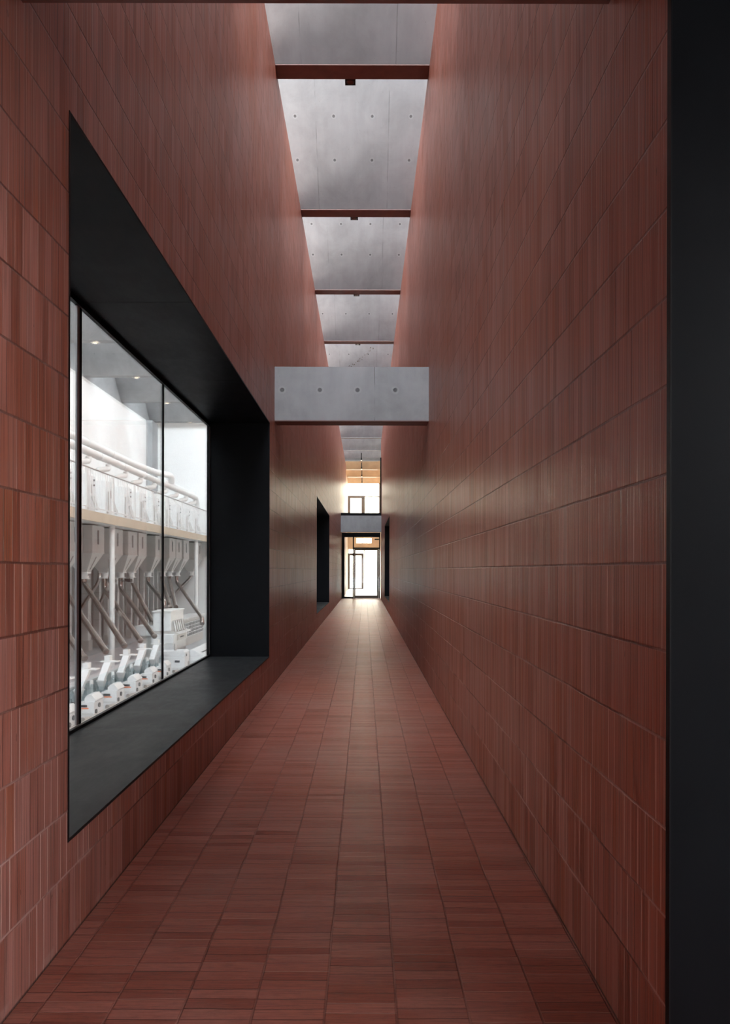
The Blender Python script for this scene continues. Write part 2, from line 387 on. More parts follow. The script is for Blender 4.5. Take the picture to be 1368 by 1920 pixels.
# windows with deep black steel linings -------------------------------------------------
def lined_window(name, label, side, y0, y1, n_panes=3):
    """side -1: left wall, +1: right wall"""
    xi = XL if side < 0 else XR
    xo = XG if side < 0 else XR + TH - .012
    s = side
    w = empty(name, (xi, y0, WZ0)); struct(w, label)
    def cb(nm, m, xa, xb, *r, bev=0.0): return child_box(nm, m, w, min(xa, xb), max(xa, xb), *r, bev=bev)
    t = .008; lip = .004
    xa, xb = xi - s*lip*0.5, xi + s*TH
    mid = y0 + (y1-y0)*0.5
    seams = [y0 + (y1-y0)*k/3 for k in range(4)]
    for k in range(3):
        a, b = seams[k] + (.0015 if k else 0), seams[k+1] - .0015
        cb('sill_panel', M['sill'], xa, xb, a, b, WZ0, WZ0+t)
        cb('head_panel', M['black'], xa, xb, a, b, WZ1-t, WZ1)
    cb('jamb_panel', M['black'], xa, xb, y0, y0+t, WZ0+t, WZ1-t)
    cb('jamb_panel', M['black'], xa, xb, y1-t, y1, WZ0+t, WZ1-t)
    # thin black edge trim standing just proud of the bricks
    L = w.location
    e = MB()
    xs = sorted((xi - s*.003, xi + s*.012))
    for (ya, yb, za, zb) in ((y0-.003, y1+.004, WZ0-.006, WZ0), (y0-.003, y1+.004, WZ1, WZ1+.005), (y0-.005, y0, WZ0-.006, WZ1+.005), (y1, y1+.006, WZ0-.006, WZ1+.005)):
        e.box(xs[0]-L.x, xs[1]-L.x, ya-L.y, yb-L.y, za-L.z, zb-L.z)
    e.build('edge_trim', M['frame'], w)
    # frame
    fx0, fx1 = sorted((xo - s*.022, xo + s*.008))
    f = MB()
    for (ya, yb, za, zb) in ((y0+t, y1-t, WZ0+t, WZ0+t+.022), (y0+t, y1-t, WZ1-t-.045, WZ1-t), (y0+t, y0+t+.05, WZ0+t, WZ1-t), (y1-t-.05, y1-t, WZ0+t, WZ1-t)):
        f.box(fx0-L.x, fx1-L.x, ya-L.y, yb-L.y, za-L.z, zb-L.z)
    f.build('window_frame', M['frame'], w)
    # a narrow grey strip where the frame meets the far lining
    cb('gasket', M['alu'], xo - s*.025, xo - s*.021, y1-t-.03, y1-t-.002, WZ0+t+.03, WZ1-t-.05)
    ya, yb = y0+t+.05, y1-t-.05
    step = (y1-y0)/n_panes
    for k in range(1, n_panes):
        ym = y1 - .0 - step*k
        cb('mullion', M['frame'], xo - s*.006, xo + s*.006, ym-.022, ym+.022, WZ0+t+.028, WZ1-t-.045)
        if k == n_panes-1: cb('gasket', M['alu'], xo - s*.006, xo + s*.006, ym-.062, ym-.023, WZ0+t+.03, WZ1-t-.047)
    ed = [ya] + [y1-step*k for k in range(n_panes-1, 0, -1)] + [yb]
    for k in range(n_panes):
        a, b = ed[k] + (.03 if k else 0), ed[k+1] - (.03 if k < n_panes-1 else 0)
        cb('pane', M['glass'], xo - s*.004, xo + s*.004, a, b, WZ0+t+.028, WZ1-t-.045)
    return w
lined_window('window_1', 'large black steel lined window on the left looking into the white machine hall', -1, *WIN1)
lined_window('window_2', 'second black lined window further down the left wall', -1, *WIN2)
lined_window('window_3', 'narrow looking black lined window far down the right wall', 1, *WIN3)

# roof slabs ------------------------------------------------------------------------------
ORD = ['first', 'second', 'third', 'fourth', 'fifth', 'sixth', 'seventh', 'eighth', 'ninth', 'tenth', 'eleventh', 'twelfth', 'thirteenth']
def roof_slab(y, idx):
    tan = y > 49
    root = empty('roof_slab', (0, y, ZR))
    x0, x1 = (-10.0, 6.5)
    m = M['tan'] if tan else M['slab']
    # material coordinates of the slab must be world like, so its mesh origin sits on the ground below it
    b = MB().prism([(y, ZR), (y+.29, ZR), (y+.29, ZR+1.0), (y-3.42, ZR+4.16), (y-3.70, ZR+3.70)], 'x', x0, x1).build('slab', m, root)
    b.location = (0, -y, -ZR)
    s = child_box('soffit_strip', M['tan_bounce'] if tan else (M['soffit'] if y < 37 else M['plain_conc']), root, XL+.002, XR-.002, y+.002, y+.288, ZR-.012, ZR)
    s['label'] = 'bounce lit tan strip along the underside' if tan else ('brown strip along the underside' if y < 37 else 'pale strip along the underside')
    return root
slab_roots = {}
vis = [y for y in BEAMS if y > 9]
for y in BEAMS:
    r = roof_slab(y, 0)
    if y > 9:
        k = vis.index(y)
        if y > 49: lab = '%s warm lit tan roof slab beyond the far glass door, above the bright window' % ['nearest', 'middle', 'farthest'][k-10]
        else: lab = 'sloping grey concrete roof slab, %s from the camera along the skylight strip' % ORD[k]
    else:
        k = len([q for q in BEAMS if q < 9]) - 1 - BEAMS.index(y)
        lab = 'sloping grey concrete roof slab over the near end, %s one back from the picture top' % ORD[k]
    tag(r, lab, 'roof slab', 'sloping roof slabs of the saw tooth roof'); slab_roots[y] = r
# diagonal crack with rust coloured specks on the fifth slab
r5 = slab_roots[25.95]; cm = MB(); rnd = random.Random(3)
for k in range(34):
    t = k/33
    xx = -.83 + 1.12*t + rnd.uniform(-.03, .03); up = .18 + .62*t**1.5 + rnd.uniform(-.035, .035)
    w = rnd.uniform(.008, .022); hgt = rnd.uniform(.006, .016)
    if rnd.random() < .25: continue
    c = Vector((xx, -up-.002, up-.002)); a = Vector((w, 0, 0)); bb = Vector((rnd.uniform(-.01, .01), -hgt, hgt)); nn = Vector((0, -.002, -.002))
    cm.loft([[c-a-bb, c+a*.8-bb*.6, c+a+bb, c-a*.7+bb*.8], [c-a-bb+nn, c+a*.8-bb*.6+nn, c+a+bb+nn, c-a*.7+bb*.8+nn]])
cm.build('crack', simple('crack_stain', (.10, .075, .055), .8), r5)['label'] = 'dark speckled diagonal crack'

# hall outer walls, gables, closing walls
struct(MB().box(-10.3, -10.0, -8, 60, HF, ZR-.05).build('wall_hall', M['hallwhite']), 'white back wall of the machine hall')
struct(MB().box(-10.3, -10.0, -12, 60, ZR-.05, 12.7).build('wall_hall_gable', M['plain_conc']), 'grey concrete above the white hall wall')
struct(MB().box(-10.0, XL-TH, 34.30, 34.55, HF, ZR-.01).build('wall_hall_end', M['hallwhite']), 'pale end wall of the machine hall')
struct(MB().box(-10.0, XL-TH, -8.3, -8.0, HF, ZR-.01).build('wall_hall_front', M['hallwhite']))
struct(wall_mesh(6.5, 6.8, -12, 60, 0, 12.7, [(-5.5, 1.2, 2.8, 4.7)]).build('wall_side', M['hallwhite']))  # opening added in this unseen wall to light the doorway and left wall
struct(MB().box(XR, 6.5, -8.3, -8.0, 0, ZR-.01).build('wall_side_front', M['hallwhite']))
struct(MB().box(-10.0, XL-.02, -8, 34.3, HF-.2, HF).build('floor_hall', M['hallfloor']), 'grey floor of the machine hall')
struct(MB().box(XR+TH, 6.5, -8, 39, -.2, 0).build('floor_side', M['hallfloor']))
# pilaster in the far left corner of the hall
struct(MB().box(-10.0, -9.72, 33.4, 34.3, HF, ZR-.06).build('trim_1', M['plain_conc']), 'grey pilaster in the far corner of the hall')

# concrete lintels across the corridor ---------------------------------------------------
def lintel(y, z0, h, label, mat='lintel'):
    root = empty('concrete_lintel', (0, y, z0))
    b = MB().box(XL, XR, y, y+.29, z0, z0+h).build('beam', M[mat], root); b.location = (0, -y, -z0)
    child_box('soffit_strip', M['soffit'], root, XL+.002, XR-.002, y+.002, y+.288, z0-.012, z0)['label'] = 'brown underside'
    return tag(root, label, 'lintel')
lintel(2.33, 3.595, .744, 'dark lintel crossing overhead at the very top edge of the picture')
lintel(9.97, 3.595, .732, 'pale concrete lintel crossing the corridor halfway up, with round tie holes')
lintel(37.95, 3.535, .85, mat='plain_conc', label= 'small grey concrete lintel above the far glass door')

# spotlights on the back of the roof slabs
def spotlight(y, label):
    root = empty('spotlight', (-.215, y+.29+.075, ZR))
    L = root.location
    MB().box(-.074, .074, -.074, .074, 0, .16, .004).build('housing', M['frame'], root)
    MB().cyl(0, 0, -.006, .001, .045, 20).build('lens', M['lens'], root, True)
    MB().cyl(0, 0, -.003, .002, .06, 24).cyl(0, 0, -.004, 0.0, .052, 24).build('bezel', M['cable'], root, True)
    return tag(root, label, 'spotlight', 'black spotlights along the skylight strip')
for k, y in enumerate(vis[:7]):
    spotlight(y, 'black box spotlight at the bottom of the %s roof slab from the camera' % ORD[k])
for k, y in enumerate((45.95, 49.95, 53.95, 57.95)):
    r = empty('pendant_lamp', (-.21, y-.40, ZR-.06))
    MB().cyl(0, 0, .03, .16, .042, 16).cyl(0, 0, .16, .472, .028, 16).build('shade', M['frame'], r, True)
    MB().cyl(0, 0, 0, .03, .036, 16).build('bulb', M['lamp'], r, True)['label'] = 'warm glowing bulb'
    tag(r, 'slim dark hanging lamp with a warm bulb beyond the door, %s of the row' % ['nearest', 'second', 'third', 'farthest'][k], 'pendant lamp', 'hanging lamps beyond the far door')

# ------------------------------------------------------------------ far end: upper window, glass door, foyer
w = empty('window_4', (0, 38.1, 4.385)); struct(w, 'black framed glazing above the far lintel')
child_box('sill_strip', M['frame'], w, XL+.0, XR-.0, 37.96, 38.24, 4.386, 4.53)
child_box('jamb_strip', M['frame'], w, XR-.065, XR-.001, 38.06, 38.14, 4.53, 7.42)
child_box('pane', M['glass'], w, XL+.002, XR-.065, 38.096, 38.104, 4.53, 7.42)

d = empty('door_2', (-.14, 40.0, 0)); struct(d, 'black framed glass door at the far end of the corridor')
DY0, DY1 = 39.96, 40.06
def db(nm, m, *b): return child_box(nm, m, d, *b)
L = d.location
f = MB()
for b in ((-1.232, -1.095, 0, 3.6), (-.643, -.575, 0, 3.6), (.80, .874, 0, 3.6)):
    f.box(b[0]-L.x, b[1]-L.x, DY0-L.y, DY1-L.y, b[2], b[3])
f.box(-1.095-L.x, .80-L.x, DY0-L.y, DY1-L.y, 3.36, 3.6)
f.box(-.575-L.x, .80-L.x, DY0-L.y, DY1-L.y, 2.72, 2.79)
f.box(-1.095-L.x, -.643-L.x, DY0-L.y, DY1-L.y, .0, .09)
f.build('door_frame', M['frame'], d)
leaf = MB()
for b in ((-.570, -.490, .01, 2.715), (.690, .795, .01, 2.715)):
    leaf.box(b[0]-L.x, b[1]-L.x, DY0-.02-L.y, DY1-.02-L.y, b[2], b[3])
leaf.box(-.490-L.x, .690-L.x, DY0-.02-L.y, DY1-.02-L.y, 2.635, 2.715)
leaf.box(-.490-L.x, .690-L.x, DY0-.02-L.y, DY1-.02-L.y, .01, .165)
lf = leaf.build('door_leaf', M['bronze'], d)
h = MB(); h.box(.715-L.x, .745-L.x, DY0-.09-L.y, DY0-.06-L.y, .35, 1.15)
h.box(.72-L.x, .74-L.x, DY0-.065-L.y, DY0-.02-L.y, .45, .48).box(.72-L.x, .74-L.x, DY0-.065-L.y, DY0-.02-L.y, 1.02, 1.05)
h.build('pull_handle', M['frame'], lf)
MB().box(-.49-L.x, .69-L.x, .014, .022, .165, 2.635).build('pane', M['glass'], lf)
db('side_pane', M['glass'], -1.095, -.643, 40.0, 40.008, .09, 3.36)
db('transom_pane', M['glass'], -.575, .80, 40.0, 40.008, 2.79, 3.36)
db('door_closer', M['frame'], .55, .79, 39.90, 39.955, 3.20, 3.27)

struct(MB().box(-2.5, 2.4, 40.3, 58.3, -.2, 0).build('floor_foyer', M['foyerfloor']), 'pale floor beyond the glass door')
struct(MB().box(-1.9, -1.33, Y_END, 58.0, 0, ZR).build('wall_foyer_left', M['tan']), 'tan wall beyond the glass door')
struct(MB().box(1.25, 1.8, 39.0, 58.0, 0, ZR).build('wall_foyer_right', M['tan']))
FY0, FY1 = 58.0, 58.25
fw = MB()
def fwb(x0, x1, z0, z1): fw.box(x0, x1, FY0, FY1, z0, z1)
fwb(-1.9, -1.31, 0, ZR); fwb(1.22, 1.8, 0, ZR)
fwb(-1.31, 1.22, 3.2, 3.69); fwb(-1.31, -.636, 3.69, 4.09); fwb(-.17, -.106, 3.69, 4.09); fwb(.55, 1.22, 3.69, 4.09)
fwb(-1.31, 1.22, 4.09, 5.2)
fw.build('wall_far', M['tan']); struct(bpy.data.objects['wall_far'], 'tan end wall with bright windows beyond the glass door')
struct(MB().box(-10, 6.5, 58.0, 58.25, ZR, 12.7).box(-10, -1.9, 58, 58.25, HF, ZR).box(1.8, 6.5, 58, 58.25, 0, ZR).build('wall_far_gable', M['plain_conc']))
u = empty('window_5', (0, 58.1, 5.2)); struct(u, 'bright upper window at the far end seen above the door')
L = u.location; f = MB()
def fb(x0, x1, z0, z1, yy=.03): f.box(x0-L.x, x1-L.x, -yy, yy, z0-L.z, z1-L.z)
fb(-1.31, -1.13, 5.2, 7.27); fb(-.25, .04, 5.2, 7.3); fb(-1.31, -.02, 7.27, 7.48); fb(-.02, .04, 7.3, 8.44); fb(.04, 1.13, 7.36, 7.43); fb(1.13, 1.22, 5.2, 8.44)
f.build('window_frame', M['bronze'], u)
MB().box(-1.30, 1.21, -.004, .004, .0, 3.24).build('pane', M['glass'], u)
u = empty('window_6', (0, 58.1, 0)); struct(u, 'tall glazed front beyond the door, white with daylight')
L = u.location; f = MB()
fb(-.064, -.0, 0, 3.2); fb(-1.31, -1.27, 0, 3.2); fb(1.18, 1.22, 0, 3.2)
f.build('window_frame', M['bronze'], u)
f = MB(); fb(-1.27, -1.16, .03, 2.886); fb(-.233, -.07, .03, 2.886); fb(-1.16, -.233, 2.695, 2.886); fb(-1.16, -.233, .03, .12)
f.build('door_leaf', M['bronze'], u)
MB().box(-1.31, 1.22, -.004, .004, 0.0, 3.2).build('pane', M['glass'], u)
u = empty('window_7', (0, 58.1, 3.69)); struct(u, 'pair of small bright windows above the glazed front')
MB().box(-.636, -.17, -.004, .004, 0, .4).box(-.106, .55, -.004, .004, 0, .4).build('pane', M['glass'], u)
struct(MB().box(-60, 60, 58.3, 160, -.3, -.1).build('ground', M['ground']), 'pale paving outside, washed out by daylight')

# ------------------------------------------------------------------ machine hall
# columns
def column(x, y, label):
    r = empty('steel_column', (x, y, HF))
    MB().cyl(0, 0, .012, 2.80-HF-.012, .075, 24).build('shaft', M['white'], r, True)
    MB().box(-.13, .13, -.13, .13, 0, .015).build('base_plate', M['white'], r)
    MB().box(-.13, .13, -.13, .13, 2.80-HF-.015, 2.80-HF).build('top_plate', M['white'], r)
    tag(r, label, 'column', 'white columns under the gallery')
column(-7.13, 20.63, 'white round column under the gallery, nearer one behind the wide middle pane')
column(-7.05, 30.6, 'white round column under the gallery, farther one behind the right pane')
column(-7.2, 10.63, 'white round column under the gallery, hidden behind the near wall')
# gallery
g = empty('gallery', (-8.5, 13, 2.8)); tag(g, 'gallery floor with a cream edge beam running across the machine hall', 'gallery')
child_box('deck', M['white'], g, -9.99, -7.04, 8, 34.28, 2.84, 3.05)
child_box('fascia', M['cream'], g, -7.04, -6.98, 8, 34.28, 2.80, 3.058)['label'] = 'cream painted edge beam'
# railing
r = empty('railing', (-7.02, 12, 3.058)); tag(r, 'white gallery railing with thin vertical bars and a dark handrail', 'railing')
MB().tube([(0, -3, 1.10), (0, 22.2, 1.10)], .022, 10).build('handrail', M['ring'], r, True)['label'] = 'grey handrail'
MB().box(-.012, .012, -3, 22.2, .08, .11).build('bottom_rail', M['white'], r)
p0 = None
for k in range(100):
    y = 4.6 + k*.175
    if p0 is None: p0 = MB().tube([(0, 0, .11), (0, 0, 1.09)], .009, 6).build('baluster', M['white'], r); b = p0
    else: b = p0.copy(); COL.objects.link(b)
    b.location = (0, y, 0)
p0 = None
for k in range(10):
    y = 4.5 + k*1.925
    if p0 is None: p0 = MB().box(-.022, .022, -.022, .022, 0, 1.09).build('post', M['white'], r); b = p0
    else: b = p0.copy(); COL.objects.link(b)
    b.location = (0, y, 0)

# bins under the gallery
BX = -7.6
BINS = [17.55, 19.2, 20.85, 22.5, 23.95, 25.02, 27.0, 28.9, 29.92, 31.15, 33.70]
def make_bin():
    r = empty('hopper_bin', (BX, 0, 1.47))
    zt, zm = 2.795-1.47, .56
    W = .46
    mb = MB(); D = .92
    rect = lambda xa, xb, ya, yb, z: [(xb, ya, z), (xb, yb, z), (xa, yb, z), (xa, ya, z)]
    mb.loft([rect(-.52, -.28, -.13, .13, 0), rect(-D, 0, -W, W, zm), rect(-D, 0, -W, W, zt)])
    mb.build('body', M['bin'], r)
    c = MB(); c.box(-.54, -.26, -.15, .15, -.03, .01); c.cyl(-.40, 0, -.17, -.03, .115, 20); c.box(-.53, -.27, -.14, .14, -.19, -.165)
    c.build('outlet_collar', M['panel'], r)
    s = MB(); s.box(0, .008, -.07, .03, .80, 1.20); s.build('sight_slot', M['darkslot'], r)['label'] = 'dark vertical sight slot'
    # sight slot on the sloping face
    s = MB(); a = Vector((-.06, 0, zm*(1-.06/.28))); b = Vector((-.24, 0, zm*(1-.24/.28)))
    nrm = Vector((zm, 0, -.28)).normalized()
    ww = Vector((0, .035, 0)); q = nrm*.004
    s.loft([[a-ww+q, a+ww+q, b+ww*.7+q, b-ww*.7+q], [a-ww-q, a+ww-q, b+ww*.7-q, b-ww*.7-q]])
    s.build('sight_slot', M['darkslot'], r)['label'] = 'dark slot on the tapering part'
    f = MB(); f.box(-D-.01, .012, -W-.012, W+.012, zm-.012, zm+.012); f.build('seam_flange', M['bin'], r)
    return r
proto = make_bin()
for k, y in enumerate(BINS):
    o = proto if k == 0 else copy_tree(proto)
    o.location = (BX, y, 1.47)
    if k == 0: lab = 'grey steel hopper bin under the gallery, at the left behind the brick wall'
    else: lab = 'grey steel hopper bin under the gallery, %s from the left in the window' % ORD[k-1]
    tag(o, lab, 'hopper', 'hopper bins under the gallery')

# diagonal pipes
def chute(pts, label, rad=.070, cuffs=True):
    r = empty('grain_pipe', pts[0]); o = Vector(pts[0])
    P = [Vector(p)-o for p in pts]
    MB().tube(bend(P, .22), rad, 16).build('pipe', M['steel'], r, True)
    if cuffs:
        for a, b in ((P[-1], P[-2]), (P[0], P[1])):
            dd = (b-a).normalized()
            MB().tube([a, a+dd*.07], rad*1.07, 16).build('cuff', M['steel'], r, True)
    return tag(r, label, 'pipe', 'steel grain pipes below the hopper bins')
OX, OZ = BX-.40, 1.28
MILL_Y = [12.437, 13.68, 14.923, 16.166, 17.41, 18.652]      # front corner of each mill
NECK = [(-5.60, y+1.03, -.42) for y in MILL_Y]
for k, (bi, ni) in enumerate([(0, 1), (1, 2), (2, 3), (3, 4), (4, 5)]):
    nx, ny, nz = NECK[ni]
    y = BINS[bi]
    drop = .12 if k in (0, 1, 2) else .34
    chute([(OX, y, OZ), (OX, y, OZ-drop), (nx-.10, ny+.16, nz+.16)],
          'long steel grain pipe slanting down to the right to the %s mill from the left' % ORD[ni-1 if ni else 0])
chute([(OX, BINS[5], OZ), (OX, BINS[5], OZ-.08), (-6.48, 22.35, -.07)], 'steep steel pipe slanting to the low white box left of the tall sorter')
chute([(OX, BINS[6], OZ), (OX, BINS[6], OZ-.22), (-6.25, 22.75, .58), (-6.2, 22.6, .42)], 'steel pipe crossing behind the thin mullion to the top of the white sorter')
chute([(OX, BINS[7], OZ), (OX, BINS[7], OZ-.1), (-6.15, 23.1, .38)], 'steel pipe reaching the sorter top just right of the thin mullion')
chute([(OX, BINS[8], OZ), (OX, BINS[8], OZ-.1), (-6.05, 23.45, .34)], 'steel pipe reaching the sorter top, right one of the close pair')
chute([(OX, BINS[9], OZ), (OX, BINS[9], OZ-.28), (-5.6, 25.2, -.10), (-5.55, 25.0, -.3)], 'long steel pipe slanting down to the window edge at the right')
chute([(OX, BINS[10], OZ), (-8.05, BINS[10], OZ-.12), (-8.95, 33.72, .25)], 'dull steel pipe slanting down to the left behind the far pipes')
chute([(-8.62, 23.75, 2.835), (-8.62, 23.77, 1.20), (-9.32, 24.05, .28)], 'brown steel pipe slanting down to the left at the back, near the wide mullion', .055)
chute([(-8.62, 24.5, 2.835), (-8.62, 24.5, 1.02), (-9.22, 25.35, .28)], 'brown steel pipe slanting down to the left at the back, beside the near column', .055)
# cables below the bins
c = MB().tube(bend([(-7.55, 21.6, 1.85), (-7.55, 21.62, 1.38), (-7.75, 22.0, 1.18), (-7.78, 22.6, 1.24), (-7.8, 23.3, 1.2), (-7.75, 24.3, 1.14)], .2), .016, 8).build('cable', M['cable'], None, True)
tag(c, 'thin black cable sagging between the hopper outlets', 'cable')
for k, (y, lab) in enumerate([(22.55, 'small dark valve motor beside the near column'), (24.1, 'small dark valve motor under the hopper right of the near column')]):
    r = empty('valve_motor', (-7.78, y, 1.2)); tag(r, lab, 'motor', 'valve motors at the hopper outlets')
    MB().box(-.09, .09, -.14, .12, -.05, .05, .012).build('housing', M['cable'], r)
    MB().tube([(0, .12, 0), (0, .30, 0)], .035, 12).build('barrel', M['ring'], r, True)
    MB().box(-.05, .05, .30, .33, -.09, .09).build('flange', M['white'], r)

# mills in a row close behind the window
def make_mill():
    r = empty('rice_mill', (0, 0, HF))        # origin: front right corner (towards window) on the floor
    b = MB(); b.prism([(-.35, 0), (0, 0), (0, .235), (-.05, .255), (-.35, .20)], 'y', 0, .48); hs = b.build('housing', M['panel'], r)
    MB().box(-.355, .006, -.006, .486, .0, .02).build('plinth', M['bin'], r)
    h = MB(); h.prism([(-.20, .222), (.004, .25), (.004, .275), (-.075, .365), (-.15, .365), (-.20, .31)], 'y', .05, .46); h.build('hood', M['panel'], r)
    MB().prism([(.012, .268), (.018, .274), (-.068, .375), (-.078, .370)], 'y', .04, .44).build('hood_plate', M['white'], r)
    MB().box(-.27, -.13, -.012, 0, .15, .19).build('display', M['darkslot'], r)['label'] = 'dark display strip'
    MB().box(-.25, -.10, -.008, 0, .115, .135).build('stripe', M['orange'], r)['label'] = 'orange stripe'
    MB().box(-.34, -.02, -.006, 0, .03, .042).build('edge_strip', M['bin'], r)
    MB().disc_x(0, .02, .25, .15, .045).build('port', M['darkslot'], r, True)['label'] = 'dark round port on the side'
    MB().disc_x(0, .02, .09, .06, .04).build('port', M['darkslot'], r, True)['label'] = 'dark round port low on the side'
    MB().tube([(.03, .62, .03), (.10, .80, .03)], .055, 12).build('outlet', M['ring'], r, True)
    # handle bar to the left
    MB().tube([(-.35, .10, .20), (-.44, .06, .22)], .014, 8).tube([(-.44, .02, .18), (-.44, .02, .30)], .012, 8).build('lever', M['cable'], r, True)
    # spout and hopper behind
    nx, ny, nz = -.54, 1.03, -.42-HF
    s = MB()
    q = lambda cx, cy, z, w, dd: [(cx+w, cy-dd, z), (cx+w, cy+dd, z), (cx-w, cy+dd, z), (cx-w, cy-dd, z)]
    s.loft([q(nx-.02, ny-.34, nz-.40, .068, .07), q(nx+.02, ny+.0, nz-.03, .075, .075)]); s.build('spout', M['panel'], r)
    MB().box(nx-.06, nx+.06, ny-.06, ny+.10, nz-.03, nz+.09).build('spout_neck', M['panel'], r)
    MB().box(nx-.13, nx+.24, ny-.09, ny+.09, nz-.045, nz-.02).build('flange', M['white'], r)
    MB().box(nx-.10, nx+.07, ny-.43, ny-.25, nz-.42, nz-.39).build('flange', M['panel'], r)
    f = MB(); f.loft([q(nx-.015, ny-.34, nz-.60, .035, .035), q(nx-.015, ny-.34, nz-.42, .075, .08)]); f.build('funnel', M['panel'], r)
    MB().cyl(nx+.02, ny-.34, .02, .24, .13, 24).build('glass_drum', M['acrylic'], r, True)['label'] = 'clear drum'
    MB().cyl(nx+.15, ny-.12, .02, .52, .035, 14).build('stand_post', M['panel'], r, True)
    MB().cyl(nx+.20, ny-.20, .02, .36, .07, 18).cyl(nx+.20, ny-.20, .36, .45, .07, 18, .03).build('cyclone', M['acrylic'], r, True)
    MB().box(nx-.32, nx-.10, ny-.55, ny+.3, .0, .30).build('tank', M['acrylic'], r)['label'] = 'clear box'
    return r
proto = make_mill()
for k, y in enumerate(MILL_Y):
    o = proto if k == 0 else copy_tree(proto)
    o.location = (-5.06, y, HF)
    lab = ['white mill with orange stripe, only its side showing left of the wide mullion',
           'white mill with a bright orange stripe just right of the wide mullion',
           'white mill with orange stripe, second right of the wide mullion',
           'white mill with orange stripe, third right of the wide mullion',
           'white mill with orange stripe, fourth right of the wide mullion',
           'white mill half hidden by the thin mullion, beside the white console'][k]
    tag(o, lab, 'mill', 'row of white mills behind the window')
t = empty('trough', (-6.35, 16, HF)); tag(t, 'long low white curb running behind the row of mills', 'curb')
MB().box(-.12, .12, -6, 4.4, 0, .2).build('curb', M['white'], t)
MB().box(-.14, .14, -6, 4.4, .2, .225).build('cap', M['panel'], t)

# console
r = empty('control_console', (-4.96, 20.19, HF)); tag(r, 'white console box with chamfered end standing right of the thin mullion', 'machine')
MB().prism([(0, 0), (-.75, 0), (-.75, .45), (-.05, .49), (0, .44)], 'y', 0, .5).build('housing', M['panel'], r)
MB().box(-.28, -.14, -.008, 0, .16, .22).build('nameplate', M['darkslot'], r)
MB().disc_x(0, .015, .16, .36, .035).build('port', M['darkslot'], r, True)
MB().disc_x(0, .03, .38, .10, .06).build('port', M['ring'], r, True)
MB().tube([(-.32, .2, .46), (-.32, .2, .66)], .03, 12).build('stub_pipe', M['ring'], r, True)
MB().box(-.8, .03, -.02, .55, 0, .02).build('plinth', M['bin'], r)
# sorter
r = empty('optical_sorter', (-5.7, 21.5, HF)); tag(r, 'tall white sorter with a drawer front and sloping feed tubes behind the thin mullion', 'machine')
z = lambda a: a-HF
MB().box(-.52, 0, 0, 1.5, z(-.26), z(.30), .01).build('hopper_box', M['panel'], r)
MB().box(-.55, .03, -.03, 1.53, z(.30), z(.335)).build('lid', M['white'], r)
MB().prism([(-.5, z(-.26)), (-.02, z(-.26)), (.28, z(-.345)), (-.5, z(-.345))], 'y', .05, 1.45).build('feed_slope', M['bin'], r)
for k in range(5):
    MB().tube([(.02, .28+k*.24, z(.02)), (.12, .16+k*.24, z(-.30))], .038, 10).build('feed_tube', M['ring'], r, True)
MB().box(-.56, .10, -.05, 1.6, z(-.62), z(-.35), .01).build('drawer_box', M['panel'], r)
MB().box(.10, .125, .35, 1.35, z(-.57), z(-.40)).build('drawer_front', M['bin'], r)
MB().box(.125, .145, .62, 1.02, z(-.50), z(-.465)).build('handle', M['darkslot'], r)
MB().box(-.54, .06, 0, 1.55, 0.0, z(-.62)).build('base', M['panel'], r)
r = empty('feed_box', (-6.5, 22.2, HF)); tag(r, 'low white box at the left of the sorter', 'machine')
MB().box(-.45, .2, 0, .6, z(-.47), z(-.16), .008).build('housing', M['panel'], r)
MB().box(-.40, .15, .05, .55, 0, z(-.47)).build('base', M['bin'], r)
MB().box(.2, .208, .2, .26, z(-.40), z(-.22)).build('slot', M['darkslot'], r)
# grille rack
r = empty('grille_cabinet', (-6.4, 25.4, HF)); tag(r, 'white cabinet with a dark gridded front at the right window edge', 'cabinet')
MB().box(-.5, 0, 0, 3.6, 0, z(-.22)).build('housing', M['bin'], r)
MB().box(0, .012, .15, 3.5, .30, z(-.36)).build('grille_backing', M['darkslot'], r)
gm = MB()
for k in range(16): gm.box(.012, .03, .16+k*.2225, .19+k*.2225, .30, z(-.36))
for k in range(5): gm.box(.012, .03, .15, 3.52, .30+k*.125, .325+k*.125)
gm.build('grille', M['panel'], r)
MB().box(-.55, .08, -.05, 3.65, z(-.22), z(-.18)).build('top', M['white'], r)
# sloping low box
r = empty('vibrating_chute', (-5.22, 21.9, HF)); tag(r, 'low white sloping box with a dark slot at the right corner of the window', 'machine')
MB().prism([(0, 0), (.62, 0), (.62, .06), (.05, .33), (0, .33)], 'y', 0, 3.6).build('housing', M['panel'], r)
mid = Vector((.33, 0, .205))
MB().prism([(.27, .232), (.31, .213), (.312, .219), (.272, .238)], 'y', .3, 3.4).build('slot', M['darkslot'], r)

